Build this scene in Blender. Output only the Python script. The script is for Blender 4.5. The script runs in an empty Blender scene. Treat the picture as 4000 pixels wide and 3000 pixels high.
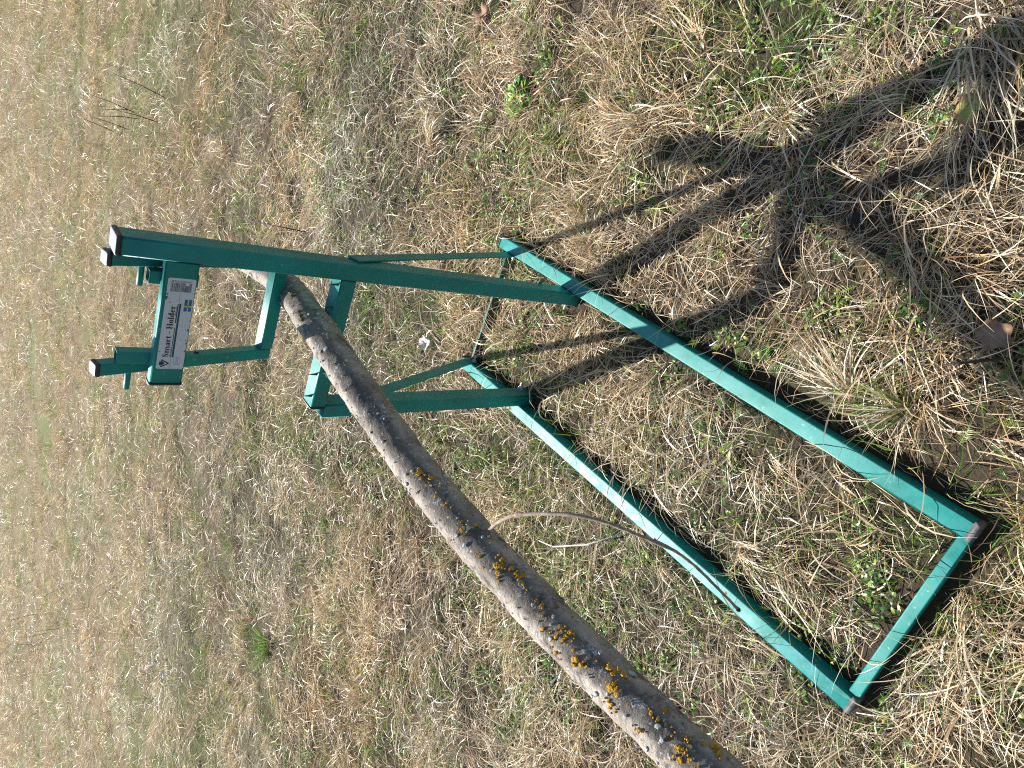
import bpy, bmesh, math, random
import numpy as np
from mathutils import Vector, Matrix, Quaternion, noise

random.seed(7)
R = math.radians
scene = bpy.context.scene
col = scene.collection

# ------------------------------------------------------------------ camera
PITCH, ROLL, CAMZ, FPX = 0.71318, 0.00239, 1.5, 2654.5
cp, sp = math.cos(PITCH), math.sin(PITCH)
fw = Vector((0, cp, -sp)); r0 = Vector((1, 0, 0)); u0 = Vector((0, sp, cp))
rt = r0 * math.cos(ROLL) + u0 * math.sin(ROLL)
up = u0 * math.cos(ROLL) - r0 * math.sin(ROLL)
cd = bpy.data.cameras.new('camera')
cam = bpy.data.objects.new('camera', cd); col.objects.link(cam)
cd.sensor_fit = 'HORIZONTAL'; cd.sensor_width = 36; cd.lens = FPX / 4000 * 36
cd.clip_start = .02; cd.clip_end = 2000
cx, cy, cz = -up, rt, -fw            # the phone was held sideways
M = Matrix((cx, cy, cz)).transposed().to_4x4(); M.translation = (0, 0, CAMZ)
cam.matrix_world = M
scene.camera = cam

def at(sx, sy, z=0.0):
    """pixel of the 4000x3000 photograph -> point at height z"""
    d = fw + rt * ((3000 - sy - 1500) / FPX) - up * ((sx - 2000) / FPX)
    t = (z - CAMZ) / d.z
    return Vector((0, 0, CAMZ)) + d * t

# ------------------------------------------------------------------ light
SUN_AZ, SUN_EL = 162.0, 42.0          # direction in which shadows fall, height of the sun
w = bpy.data.worlds.new('World'); scene.world = w; w.use_nodes = True
nt = w.node_tree; bg = nt.nodes['Background']
sky = nt.nodes.new('ShaderNodeTexSky'); sky.sky_type = 'NISHITA'; sky.sun_disc = False
sky.sun_elevation = R(SUN_EL); sky.sun_rotation = R(SUN_AZ + 180)
sky.air_density = 1.0; sky.dust_density = .6; sky.ozone_density = 1.0
nt.links.new(sky.outputs[0], bg.inputs[0]); bg.inputs[1].default_value = .072
sl = bpy.data.lights.new('sun', 'SUN'); sl.energy = 5.0; sl.angle = R(.53); sl.color = (1, .955, .88)
so = bpy.data.objects.new('sun', sl); col.objects.link(so)
sdir = Vector((math.sin(R(SUN_AZ)) * math.cos(R(SUN_EL)), math.cos(R(SUN_AZ)) * math.cos(R(SUN_EL)), -math.sin(R(SUN_EL))))
so.rotation_euler = sdir.to_track_quat('-Z', 'Y').to_euler(); so.location = (0, 0, 6)
vs = scene.view_settings
scene.display_settings.display_device = 'sRGB'
vs.view_transform = 'Standard'; vs.look = 'None'; vs.gamma = 1; vs.use_curve_mapping = False
vs.exposure = 1.0
scene.render.engine = 'CYCLES'
cy_ = scene.cycles
cy_.max_bounces = 5; cy_.diffuse_bounces = 2; cy_.glossy_bounces = 2; cy_.transmission_bounces = 2
cy_.use_denoising = False
cy_.use_adaptive_sampling = False
cy_.pixel_filter_type = 'BLACKMAN_HARRIS'; cy_.filter_width = 1.1

# ------------------------------------------------------------------ helpers
def tag(o, label=None, cat=None, group=None, kind=None):
    if label: o['label'] = label
    if cat: o['category'] = cat
    if group: o['group'] = group
    if kind: o['kind'] = kind
    return o

def empty(name, loc=(0, 0, 0), rz=0):
    o = bpy.data.objects.new(name, None); col.objects.link(o)
    o.location = loc; o.rotation_euler.z = rz; o.empty_display_size = .05
    return o

def link(name, me, mat=None, parent=None):
    o = bpy.data.objects.new(name, me); col.objects.link(o)
    if mat and not me.materials: me.materials.append(mat)
    if parent: o.parent = parent
    return o

def mesh(name, verts, faces, mat=None, parent=None, smooth=False):
    me = bpy.data.meshes.new(name)
    me.from_pydata([tuple(v) for v in verts], [], faces)
    if smooth: me.polygons.foreach_set('use_smooth', [True] * len(me.polygons))
    me.update()
    return link(name, me, mat, parent)

class MB:
    def __init__(s): s.v = []; s.f = []
    def add(s, v, f):
        n = len(s.v); s.v += [Vector(a) for a in v]; s.f += [[i + n for i in g] for g in f]
    def obj(s, name, mat, parent=None, smooth=False): return mesh(name, s.v, s.f, mat, parent, smooth)

def frame_of(p0, p1, xdir):
    n = (Vector(p1) - Vector(p0)); L = n.length; n.normalize()
    x = Vector(xdir); x = (x - n * x.dot(n)).normalized(); y = n.cross(x)
    return n, x, y, L

def rrect(sx, sy, r, k=3):
    pts = []
    for (qx, qy, a0) in ((1, 1, 0), (-1, 1, 90), (-1, -1, 180), (1, -1, 270)):
        for i in range(k + 1):
            a = R(a0 + 90 * i / k)
            pts.append((qx * (sx / 2 - r) + r * math.cos(a), qy * (sy / 2 - r) + r * math.sin(a)))
    return pts

def tube(name, p0, p1, sx, sy, xdir, mat, parent, r=.004, wall=None, segs=1, bend=None, open_ends=True):
    """square steel tube with rounded corners between the centres of its two ends"""
    p0, p1 = Vector(p0), Vector(p1)
    n, x, y, L = frame_of(p0, p1, xdir)
    prof = rrect(sx, sy, r); N = len(prof)
    vs_, fs = [], []
    for i in range(segs + 1):
        t = i / segs; c = p0.lerp(p1, t)
        if bend: c = c + Vector(bend) * (4 * t * (1 - t))
        vs_ += [c + x * a + y * b for a, b in prof]
    for i in range(segs):
        for k in range(N):
            a = i * N + k; b = i * N + (k + 1) % N
            fs.append([a, b, b + N, a + N])
    last = segs * N
    if wall:
        pin = rrect(sx - 2 * wall, sy - 2 * wall, max(r - wall, .0008)); o = len(vs_)
        vs_ += [p0 + x * a + y * b for a, b in pin] + [p1 + x * a + y * b for a, b in pin]
        for k in range(N):
            a = o + k; b = o + (k + 1) % N
            fs.append([b, a, a + N, b + N])
            k2 = (k + 1) % N
            fs.append([k2, k, o + k, o + k2]); fs.append([last + k, last + k2, o + N + k2, o + N + k])
    else:
        fs.append(list(range(N))[::-1]); fs.append([last + k for k in range(N)])
    ob = mesh(name, vs_, fs, mat, parent, True)
    m = ob.modifiers.new('wn', 'WEIGHTED_NORMAL'); m.keep_sharp = True; m.weight = 90
    return ob

def cap(p, n, xdir, sx, sy, mat, parent, thick=.006, name='end_cap'):
    """plastic plug with a bevelled rim, set on the end of a tube"""
    p = Vector(p); n = Vector(n).normalized()
    x = Vector(xdir); x = (x - n * x.dot(n)).normalized(); y = n.cross(x)
    rings = [(0, .0012), (thick * .6, .0012), (thick * .9, -.0004), (thick, -.0022)]
    vs_, fs = [], []
    for d, e in rings:
        vs_ += [p + n * (d + .0004) + x * a + y * b for a, b in rrect(sx + 2 * e, sy + 2 * e, .0045)]
    N = len(rrect(1, 1, .1))
    for i in range(len(rings) - 1):
        for k in range(N):
            a = i * N + k; b = i * N + (k + 1) % N
            fs.append([a, b, b + N, a + N])
    fs.append([(len(rings) - 1) * N + k for k in range(N)]); fs.append(list(range(N))[::-1])
    ob = mesh(name, vs_, fs, mat, parent, True)
    m = ob.modifiers.new('wn', 'WEIGHTED_NORMAL'); m.weight = 90
    return ob

def rod(mb, pts, rad, k=8, caps=True):
    """round rod through points; rad one number or one per point"""
    pts = [Vector(p) for p in pts]
    if not hasattr(rad, '__len__'): rad = [rad] * len(pts)
    v, f = [], []
    prev = None
    for i, p in enumerate(pts):
        t = (pts[min(i + 1, len(pts) - 1)] - pts[max(i - 1, 0)]).normalized()
        if prev is None:
            a = Vector((0, 0, 1)) if abs(t.z) < .9 else Vector((1, 0, 0))
            x = (a - t * a.dot(t)).normalized()
        else: x = (prev - t * prev.dot(t)).normalized()
        prev = x; y = t.cross(x)
        v += [p + (x * math.cos(2 * math.pi * j / k) + y * math.sin(2 * math.pi * j / k)) * rad[i] for j in range(k)]
    for i in range(len(pts) - 1):
        for j in range(k):
            a = i * k + j; b = i * k + (j + 1) % k
            f.append([a, b, b + k, a + k])
    if caps: f.append(list(range(k))[::-1]); f.append([(len(pts) - 1) * k + j for j in range(k)])
    mb.add(v, f)

# ------------------------------------------------------------------ materials
class NT:
    def __init__(s, name):
        s.m = bpy.data.materials.new(name); s.m.use_nodes = True; s.t = s.m.node_tree
        s.b = s.t.nodes['Principled BSDF']
    def n(s, typ, **kw):
        o = s.t.nodes.new(typ)
        for k, v in kw.items():
            if k in o.inputs: o.inputs[k].default_value = v
            else: setattr(o, k, v)
        return o
    def l(s, a, b): s.t.links.new(a, b)
    def noise(s, scale, detail=4, rough=.6, vec=None, dist=0):
        o = s.n('ShaderNodeTexNoise'); o.inputs['Scale'].default_value = scale; o.inputs['Detail'].default_value = detail
        o.inputs['Roughness'].default_value = rough; o.inputs['Distortion'].default_value = dist
        s.l((vec or s.coord()), o.inputs['Vector']); return o.outputs['Fac']
    def coord(s, kind='Object'):
        o = s.n('ShaderNodeTexCoord'); return o.outputs[kind]
    def ramp(s, fac, stops):
        o = s.n('ShaderNodeValToRGB'); e = o.color_ramp.elements
        while len(e) < len(stops): e.new(.5)
        for q, (p, c) in zip(e, stops):
            q.position = p; q.color = (c, c, c, 1) if not hasattr(c, '__len__') else (*c, 1)
        s.l(fac, o.inputs[0]); return o.outputs[0]
    def mix(s, fac, a, b, mode='MIX'):
        o = s.n('ShaderNodeMix', data_type='RGBA', blend_type=mode)
        for sock, val in ((o.inputs[0], fac), (o.inputs[6], a), (o.inputs[7], b)):
            if hasattr(val, 'links'): s.l(val, sock)
            elif hasattr(val, '__len__'): sock.default_value = (*val, 1)
            else: sock.default_value = val
        return o.outputs[2]
    def math(s, op, a, b=0.0):
        o = s.n('ShaderNodeMath', operation=op)
        for i, v in enumerate((a, b)):
            if hasattr(v, 'links'): s.l(v, o.inputs[i])
            else: o.inputs[i].default_value = v
        return o.outputs[0]
    def bump(s, h, strength=.3, dist=.002):
        o = s.n('ShaderNodeBump'); o.inputs['Strength'].default_value = strength; o.inputs['Distance'].default_value = dist
        s.l(h, o.inputs['Height']); s.l(o.outputs[0], s.b.inputs['Normal'])
    def up(s):
        g = s.n('ShaderNodeNewGeometry'); x = s.n('ShaderNodeSeparateXYZ'); s.l(g.outputs['Normal'], x.inputs[0]); return x.outputs[2]

def plain(name, c, rough=.5, metal=0, spec=.5):
    k = NT(name); k.b.inputs['Base Color'].default_value = (*c, 1); k.b.inputs['Roughness'].default_value = rough
    k.b.inputs['Metallic'].default_value = metal; k.b.inputs['Specular IOR Level'].default_value = spec
    return k.m

def paint_mat(name, chalk, rust, dirt):
    k = NT(name)
    big = k.noise(9, 4, .6); fine = k.noise(140, 3, .6); mid = k.noise(38, 5, .65)
    c = k.mix(k.ramp(big, [(.35, 0), (.7, 1)]), (.003, .17, .145), (.004, .235, .205))
    # chalky bloom and settled dust on faces that look up
    upf = k.ramp(k.up(), [(.6, 0), (.95, 1)])
    ch = k.math('MULTIPLY', k.ramp(k.noise(16, 5, .7), [(.42, .1), (.68, 1)]), upf)
    c = k.mix(k.math('MULTIPLY', ch, chalk), c, (.12, .37, .38))
    # pale scuffs and speckles
    spk = k.ramp(k.noise(95, 2, .5), [(.69, 0), (.74, 1)])
    c = k.mix(k.math('MULTIPLY', spk, .55 * dirt), c, (.38, .42, .37))
    blot = k.ramp(k.noise(24, 6, .75, dist=.4), [(.62, 0), (.72, 1)])
    c = k.mix(k.math('MULTIPLY', blot, .32 * dirt), c, (.26, .34, .30))
    # thin scratches
    mp = k.n('ShaderNodeMapping'); mp.inputs['Scale'].default_value = (1, .08, 1); mp.inputs['Rotation'].default_value = (.3, .2, .5)
    k.l(k.coord(), mp.inputs[0])
    scr = k.ramp(k.noise(160, 2, .5, mp.outputs[0]), [(.70, 0), (.73, 1)])
    c = k.mix(k.math('MULTIPLY', scr, .25), c, (.22, .32, .29))
    rs = k.ramp(k.noise(19, 5, .6, dist=.6), [(.715 - rust * .05, 0), (.74 - rust * .05, 1)])
    rc = k.mix(fine, (.10, .03, .012), (.24, .10, .05))
    c = k.mix(rs, c, rc)
    k.l(c, k.b.inputs['Base Color'])
    rg = k.ramp(mid, [(.3, .38), (.75, .6)])
    k.l(k.mix(rs, rg, (.85, .85, .85)), k.b.inputs['Roughness'])
    k.b.inputs['Specular IOR Level'].default_value = .42
    k.bump(k.math('ADD', k.math('MULTIPLY', fine, .1), k.math('ADD', mid, k.math('MULTIPLY', rs, .8))), .10, .002)
    return k.m
M_RAIL = paint_mat('green_paint_rails', .35, .5, 1.0)
M_RAILB = paint_mat('green_paint_bleached', .75, .4, 1.1)
M_POST = paint_mat('green_paint_posts', .5, .55, .6)
M_JAW = paint_mat('green_paint_jaws', .75, .75, .8)

def cap_mat():
    k = NT('weathered_black_plastic')
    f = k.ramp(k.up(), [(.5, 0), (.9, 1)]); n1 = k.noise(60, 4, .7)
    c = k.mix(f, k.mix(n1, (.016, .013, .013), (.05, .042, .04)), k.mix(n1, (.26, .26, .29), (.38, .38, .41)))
    k.l(c, k.b.inputs['Base Color']); k.b.inputs['Roughness'].default_value = .5
    k.bump(n1, .15, .001); return k.m
M_CAP = cap_mat()
def capd_mat():
    k = NT('dusty_plastic'); n1 = k.noise(50, 5, .7)
    k.l(k.ramp(n1, [(.3, (.05, .045, .045)), (.7, (.17, .16, .165))]), k.b.inputs['Base Color']); k.b.inputs['Roughness'].default_value = .6
    k.bump(n1, .2, .001); return k.m
M_CAPD = capd_mat()
def steel_mat():
    k = NT('zinc_steel'); n1 = k.noise(120, 3, .6)
    k.l(k.ramp(n1, [(.3, (.34, .35, .37)), (.7, (.55, .56, .58))]), k.b.inputs['Base Color'])
    k.b.inputs['Metallic'].default_value = .75; k.b.inputs['Roughness'].default_value = .42; return k.m
M_STEEL = steel_mat()
M_IN = plain('tube_inside', (.006, .03, .026), .7)
M_HOLE = plain('hole_dark', (.004, .008, .008), .9)

def soil_bar_mat():
    k = NT('green_paint_muddy'); n1 = k.noise(30, 6, .7); n2 = k.noise(11, 4, .7)
    upf = k.ramp(k.up(), [(.5, 0), (.8, 1)])
    mud = k.mix(k.noise(80, 4, .7), (.05, .035, .025), (.13, .09, .065))
    c = k.mix(k.math('MULTIPLY', k.ramp(n2, [(.36, 0), (.52, 1)]), k.math('SUBTRACT', 1.0, k.math('MULTIPLY', upf, .8))), (.005, .15, .12), mud)
    c = k.mix(k.math('MULTIPLY', k.ramp(n1, [(.6, 0), (.7, 1)]), .5), c, (.35, .38, .33))
    k.l(c, k.b.inputs['Base Color']); k.b.inputs['Roughness'].default_value = .6; k.bump(n1, .2, .002); return k.m
M_MUDDY = soil_bar_mat()

def bark_mat():
    k = NT('lichen_bark'); co = k.coord()
    n1 = k.noise(14, 6, .65); n2 = k.noise(60, 5, .7); n3 = k.noise(210, 4, .7)
    mp = k.n('ShaderNodeMapping'); mp.inputs['Scale'].default_value = (1, .35, 1); k.l(co, mp.inputs[0])
    c = k.mix(n2, (.15, .125, .105), (.34, .29, .24))
    c = k.mix(k.ramp(n1, [(.38, 0), (.62, 1)]), c, k.mix(n3, (.36, .315, .265), (.54, .48, .415)))
    # black weathered blotches
    blk = k.ramp(k.noise(22, 6, .75, dist=.5), [(.52, 0), (.63, 1)])
    c = k.mix(k.math('MULTIPLY', blk, .8), c, k.mix(n3, (.03, .028, .028), (.10, .092, .088)))
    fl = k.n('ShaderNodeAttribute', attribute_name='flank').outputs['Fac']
    fk = k.ramp(k.math('ADD', k.math('MULTIPLY', fl, .62), k.math('MULTIPLY', k.noise(26, 6, .75), .62)), [(.50, 0), (.74, 1)])  # ragged darker band along one flank of the log
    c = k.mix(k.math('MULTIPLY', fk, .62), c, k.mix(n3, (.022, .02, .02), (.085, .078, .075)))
    # crusty grey-white lichen
    gl = k.ramp(k.noise(48, 5, .75, dist=.8), [(.575, 0), (.62, 1)])
    c = k.mix(k.math('MULTIPLY', gl, .85), c, k.mix(n3, (.34, .37, .38), (.58, .60, .60)))
    sp = k.ramp(k.noise(130, 3, .6), [(.64, 0), (.69, 1)])
    c = k.mix(k.math('MULTIPLY', sp, .7), c, (.60, .59, .53))
    sd = k.ramp(k.noise(150, 3, .6, mp.outputs[0]), [(.66, 0), (.70, 1)])
    c = k.mix(k.math('MULTIPLY', sd, .8), c, (.03, .025, .022))
    k.l(c, k.b.inputs['Base Color']); k.b.inputs['Roughness'].default_value = .9; k.b.inputs['Specular IOR Level'].default_value = .2
    h = k.math('ADD', k.math('ADD', n2, k.math('MULTIPLY', n3, .5)), k.math('MULTIPLY', gl, .35))
    k.bump(h, .9, .0045); return k.m
M_BARK = bark_mat()
def ylichen_mat():
    k = NT('orange_lichen'); n = k.noise(220, 4, .7)
    k.l(k.ramp(n, [(.3, (.28, .13, .008)), (.5, (.50, .27, .015)), (.72, (.66, .42, .05))]), k.b.inputs['Base Color'])
    k.b.inputs['Roughness'].default_value = .9; k.bump(n, .8, .003); return k.m
M_YL = ylichen_mat()
M_GL = plain('pale_green_lichen', (.46, .50, .40), .9)
M_MOSS = plain('moss', (.13, .14, .015), .95)
def wood_mat():
    k = NT('cut_wood'); n = k.noise(80, 4, .6)
    k.l(k.ramp(n, [(.3, (.33, .23, .14)), (.7, (.55, .42, .28))]), k.b.inputs['Base Color']); k.b.inputs['Roughness'].default_value = .8; return k.m
M_WOOD = wood_mat()
def twig_mat():
    k = NT('twig_bark'); n = k.noise(90, 5, .7)
    k.l(k.ramp(n, [(.3, (.15, .11, .08)), (.55, (.32, .25, .19)), (.75, (.48, .40, .32))]), k.b.inputs['Base Color']); k.b.inputs['Roughness'].default_value = .85
    k.bump(n, .5, .002); return k.m
M_TWIG = twig_mat()

def blade_mat(name, transl, gloss, rough):
    """leaf and straw: colour carried by each blade, some light passing through, a little sheen"""
    k = NT(name); k.t.nodes.remove(k.b)
    c = k.n('ShaderNodeAttribute', attribute_name='bcol').outputs['Color']
    df = k.n('ShaderNodeBsdfDiffuse'); k.l(c, df.inputs[0])
    tr = k.n('ShaderNodeBsdfTranslucent'); k.l(c, tr.inputs[0])
    mx = k.n('ShaderNodeMixShader'); mx.inputs[0].default_value = transl
    k.l(df.outputs[0], mx.inputs[1]); k.l(tr.outputs[0], mx.inputs[2])
    gl = k.n('ShaderNodeBsdfGlossy'); gl.inputs['Roughness'].default_value = rough; gl.inputs['Color'].default_value = (1, 1, 1, 1)
    m2 = k.n('ShaderNodeMixShader'); m2.inputs[0].default_value = gloss
    k.l(mx.outputs[0], m2.inputs[1]); k.l(gl.outputs[0], m2.inputs[2])
    k.l(m2.outputs[0], k.t.nodes['Material Output'].inputs['Surface'])
    return k.m
M_STRAW = blade_mat('dry_straw', .30, .06, .38)
M_GREEN = blade_mat('green_blade', .45, .04, .40)

def ground_mat():
    k = NT('soil_and_thatch'); g = k.n('ShaderNodeNewGeometry'); pos = g.outputs['Position']
    n1 = k.noise(2.2, 5, .65, pos); n2 = k.noise(30, 6, .7, pos); n3 = k.noise(160, 4, .7, pos); n4 = k.noise(.5, 3, .6, pos)
    soil = k.mix(n2, (.022, .016, .011), (.058, .043, .031))
    soil = k.mix(k.math('MULTIPLY', n3, .4), soil, (.12, .095, .07))
    c = k.mix(k.math('MULTIPLY', k.ramp(n1, [(.42, 0), (.6, 1)]), .5), soil, (.03, .045, .012))
    # beyond the reach of single blades the field is dry turf
    ln = k.n('ShaderNodeVectorMath', operation='LENGTH'); k.l(pos, ln.inputs[0])
    far = k.n('ShaderNodeMapRange'); far.inputs['From Min'].default_value = 3; far.inputs['From Max'].default_value = 9; k.l(ln.outputs['Value'], far.inputs['Value'])
    turf = k.mix(n2, (.10, .075, .04), (.26, .20, .115)); turf = k.mix(k.ramp(n4, [(.45, 0), (.6, 1)]), turf, (.13, .14, .05))
    c = k.mix(far.outputs[0], c, turf)
    k.l(c, k.b.inputs['Base Color']); k.b.inputs['Roughness'].default_value = .95; k.b.inputs['Specular IOR Level'].default_value = .2
    k.bump(k.math('ADD', n2, k.math('MULTIPLY', n3, .4)), .8, .012); return k.m
M_GROUND = ground_mat()

# ------------------------------------------------------------------ ground
OX, OY, YAW = .46369, 1.76096, .50449
Wd = Vector((math.cos(YAW), -math.sin(YAW), 0)); Ld = Vector((math.sin(YAW), math.cos(YAW), 0)); O0 = Vector((OX, OY, 0))
def F(W, L, Z): return O0 + Wd * W + Ld * L + Vector((0, 0, Z))
def inv(x, y):
    d = Vector((x - OX, y - OY, 0)); return d.dot(Wd), d.dot(Ld)
TA, HB, WB, LN, LF = .0385, .0449, -.4132, -1.561, -.0106

def gz(x, y):
    """height of the turf"""
    z = .045 * noise.noise((x * .9, y * .9, 3.1)) + 0.026 * noise.noise((x * 2.7, y * 2.7, 7.7)) + .006 * noise.noise((x * 9, y * 9, 1.7))
    d = math.hypot(x, y); z += .12 * noise.noise((x * .22, y * .22, 5.5)) * min(1, max(0, (d - 3) / 8))
    W, L = inv(x, y)
    k = max(0, max(WB - .04 - W, W - .04, LN - L, L - .02)); f = min(1, k / .5); f = f * f * (3 - 2 * f)
    return z * f - .003 * (1 - f)

def axis(lo, hi, step, far):
    a = list(np.arange(lo, hi + 1e-6, step)); s = step
    b = a[-1]
    while b < far: s *= 1.35; b += s; a.append(b)
    s = step; b = a[0]
    while b > -far: s *= 1.35; b -= s; a.insert(0, b)
    return a
xs = axis(-2.2, 2.6, .06, 400); ys = axis(-.6, 4.6, .06, 400)
gv = [(x, y, gz(x, y)) for y in ys for x in xs]; nx = len(xs)
gf = [[j * nx + i, j * nx + i + 1, (j + 1) * nx + i + 1, (j + 1) * nx + i] for j in range(len(ys) - 1) for i in range(nx - 1)]
ground = mesh('ground', gv, gf, M_GROUND, None, True); tag(ground, kind='structure', label='dry spring meadow ground of soil and thatch')

# ------------------------------------------------------------------ grass: every blade is real geometry
rng = np.random.default_rng(11)
def nz(x, y, s, o): return noise.noise((x * s, y * s, o))
SOIL = at(2640, 600, 0)
STRAW = np.array([(.74, .61, .42), (.62, .48, .30), (.44, .30, .17), (.85, .76, .58), (.56, .48, .37), (.30, .19, .10), (.68, .50, .28), (.80, .70, .52)])
STRAW_P = np.array([.20, .18, .10, .16, .12, .08, .08, .08])
GREENS = np.array([(.13, .27, .03), (.07, .17, .02), (.22, .36, .05), (.36, .44, .09), (.08, .20, .05)])

class Blades:
    """collects many curved strips into one mesh"""
    def __init__(s): s.V, s.Fc, s.C, s.n = [], [], [], 0
    def add(s, base, az, el, length, width, droop, curl, c0, c1, segs=5, twist=.4, floor=True, leaf=False, clip_rails=True):
        n = len(base)
        if n == 0: return
        base = np.asarray(base, float); gz0 = base[:, 2].copy() if floor is True else floor
        P = np.zeros((n, segs + 1, 3)); D = np.zeros((n, segs + 1, 3)); p = base.copy(); e = el.copy(); a = az.copy(); st = length / segs
        P[:, 0] = p
        for i in range(segs):
            d = np.stack([np.cos(a) * np.cos(e), np.sin(a) * np.cos(e), np.sin(e)], 1); D[:, i] = d
            p = p + d * st[:, None]
            low = p[:, 2] < gz0 + .003
            p[low, 2] = gz0[low] + rng.uniform(.002, .008, low.sum()); e = np.where(low, np.maximum(e, .05), e)
            P[:, i + 1] = p; e = e - droop / segs; a = a + curl / segs
        D[:, segs] = D[:, segs - 1]
        side0 = np.cross(D, np.array([0, 0, 1.])); side0 /= np.maximum(np.linalg.norm(side0, axis=2, keepdims=True), 1e-4)
        nrm = np.cross(side0, D); tw = rng.uniform(-twist, twist, n)[:, None, None] * math.pi
        tw = tw + rng.normal(0, .35, n)[:, None, None] * np.linspace(0, 1, segs + 1)[None, :, None] * twist * 3
        side = side0 * np.cos(tw) + nrm * np.sin(tw)
        t = np.linspace(0, 1, segs + 1)
        if leaf: wv = .5 * (np.sin(np.pi * np.clip(t * .9 + .1, 0, 1)) ** .8 + .04)
        else: wv = .5 * np.minimum(1, .6 + 1.4 * t) * np.minimum(1, (1.03 - t) * 1.8)
        off = side * (width[:, None, None] * wv[None, :, None])
        V = np.concatenate([P - off, P + off], 1)
        if clip_rails:
            dx = P[:, :, 0] - OX; dy = P[:, :, 1] - OY
            W = dx * Wd.x + dy * Wd.y; L = dx * Ld.x + dy * Ld.y; z = P[:, :, 2]; m = .004
            inside = np.zeros(W.shape, bool)
            for w0, w1 in ((0, TA), (WB - TA, WB)): inside |= (W > w0 - m) & (W < w1 + m) & (L > LN - .02) & (L < LF + .015) & (z < HB + .002)
            for l0, l1 in ((-1.565, -1.533), (-.057, -.043)): inside |= (L > l0 - m) & (L < l1 + m) & (W > WB) & (W < 0) & (z < .042)
            for w0, w1, l0, l1 in ((-.042, .002, -.404, -.338), (-.415, -.365, -.40, -.30)): inside |= (W > w0 - m) & (W < w1 + m) & (L > l0 - m) & (L < l1 + m)
            ok = ~inside.any(1)
            # no strip may jump across a rail between two of its points
            for wr in (TA / 2, WB - TA / 2):
                cr_ = (np.sign(W[:, 1:] - wr) != np.sign(W[:, :-1] - wr)) & (np.minimum(z[:, 1:], z[:, :-1]) < HB + .004) & (L[:, 1:] > LN) & (L[:, 1:] < LF)
                ok &= ~cr_.any(1)
            V = V[ok]; c0 = c0[ok]; c1 = c1[ok]; n = len(V)
            if n == 0: return
        m = segs + 1
        idx = (np.arange(n) * 2 * m)[:, None] + s.n; i = np.arange(segs)[None]
        s.Fc.append(np.stack([idx + i, idx + i + 1, idx + m + i + 1, idx + m + i], 2).reshape(-1, 4))
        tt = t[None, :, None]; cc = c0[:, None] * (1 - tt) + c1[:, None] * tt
        s.C.append(np.concatenate([cc, cc], 1).reshape(-1, 3)); s.V.append(V.reshape(-1, 3)); s.n += n * 2 * m
    def build(s, name, mat, parent=None, origin=None):
        V = np.concatenate(s.V); Fc = np.concatenate(s.Fc); C = np.concatenate(s.C)
        if origin is not None: V = V - np.array(origin)
        me = bpy.data.meshes.new(name); me.vertices.add(len(V)); me.vertices.foreach_set('co', V.astype(np.float32).ravel())
        me.loops.add(len(Fc) * 4); me.loops.foreach_set('vertex_index', Fc.astype(np.int32).ravel())
        me.polygons.add(len(Fc)); me.polygons.foreach_set('loop_start', np.arange(len(Fc), dtype=np.int32) * 4)
        me.polygons.foreach_set('use_smooth', np.ones(len(Fc), bool))
        a = me.attributes.new('bcol', 'FLOAT_COLOR', 'POINT')
        a.data.foreach_set('color', np.concatenate([np.clip(C, 0, .95), np.ones((len(C), 1))], 1).astype(np.float32).ravel())
        me.update(calc_edges=True)
        o = link(name, me, mat, parent)
        if origin is not None: o.location = origin
        return o
def straw_cols(n, tint=None, bright=None):
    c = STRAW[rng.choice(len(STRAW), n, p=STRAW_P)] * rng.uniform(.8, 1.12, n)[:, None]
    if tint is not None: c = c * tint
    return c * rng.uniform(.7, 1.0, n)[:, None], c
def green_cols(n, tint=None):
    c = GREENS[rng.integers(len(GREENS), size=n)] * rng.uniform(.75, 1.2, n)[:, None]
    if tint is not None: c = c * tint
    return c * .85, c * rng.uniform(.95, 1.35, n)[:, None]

def rings(rmax=36): return np.concatenate([np.linspace(.05, 2, 7), np.geomspace(2, rmax, 26)[1:]])
def grow(r): return min(3.4, 1 + .078 * max(0, r - 2))
def half_angle(b): return math.pi * .62 if b < 1.2 else (1.1 if b < 2.2 else .70)
def centres(rho, rmax=36, thin=.8, keep=None):
    """clump centres: rho per square metre near the camera, sparser and larger further out"""
    out = []
    for a, b in zip(rings(rmax)[:-1], rings(rmax)[1:]):
        rm = (a + b) / 2; g = grow(rm); h = half_angle(b)
        cnt = rng.poisson(rho / g ** 2 * min(1, (2 / rm) ** thin) * h * (b * b - a * a))
        r = np.sqrt(rng.uniform(a * a, b * b, cnt)); t = rng.uniform(-h, h, cnt)
        for x, y in zip(r * np.sin(t), r * np.cos(t)):
            if keep is None or keep(x, y): out.append((x, y, gz(x, y), g))
    return np.array(out)
def soil_keep(x, y):
    d = math.hypot((x - SOIL.x) / .10, (y - SOIL.y) / .085)
    return d > 1 + .5 * nz(x, y, 12, 2.) or rng.random() < .05
def tint_of(c):
    """slow changes of colour over the field: fawn, silver and rusty patches"""
    out = np.ones((len(c), 3))
    for i, (x, y, _, _) in enumerate(c):
        a = nz(x, y, .9, 40.) + .5 * nz(x, y, 2.6, 41.); b = nz(x, y, .7, 50.) + .5 * nz(x, y, 3.3, 51.); v = nz(x, y, 1.4, 60.) + .7 * nz(x, y, 5.5, 61.)
        out[i] = (1.03 + .08 * a, 1 - .05 * a, .95 - .20 * a + .07 * b); out[i] *= 1 + .34 * v
    return out
def flow_of(c):
    return np.array([3.2 * nz(x, y, 1.3, 70.) + 2.2 * nz(x, y, 4.5, 71.) + 2.6 for x, y, _, _ in c])
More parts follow.
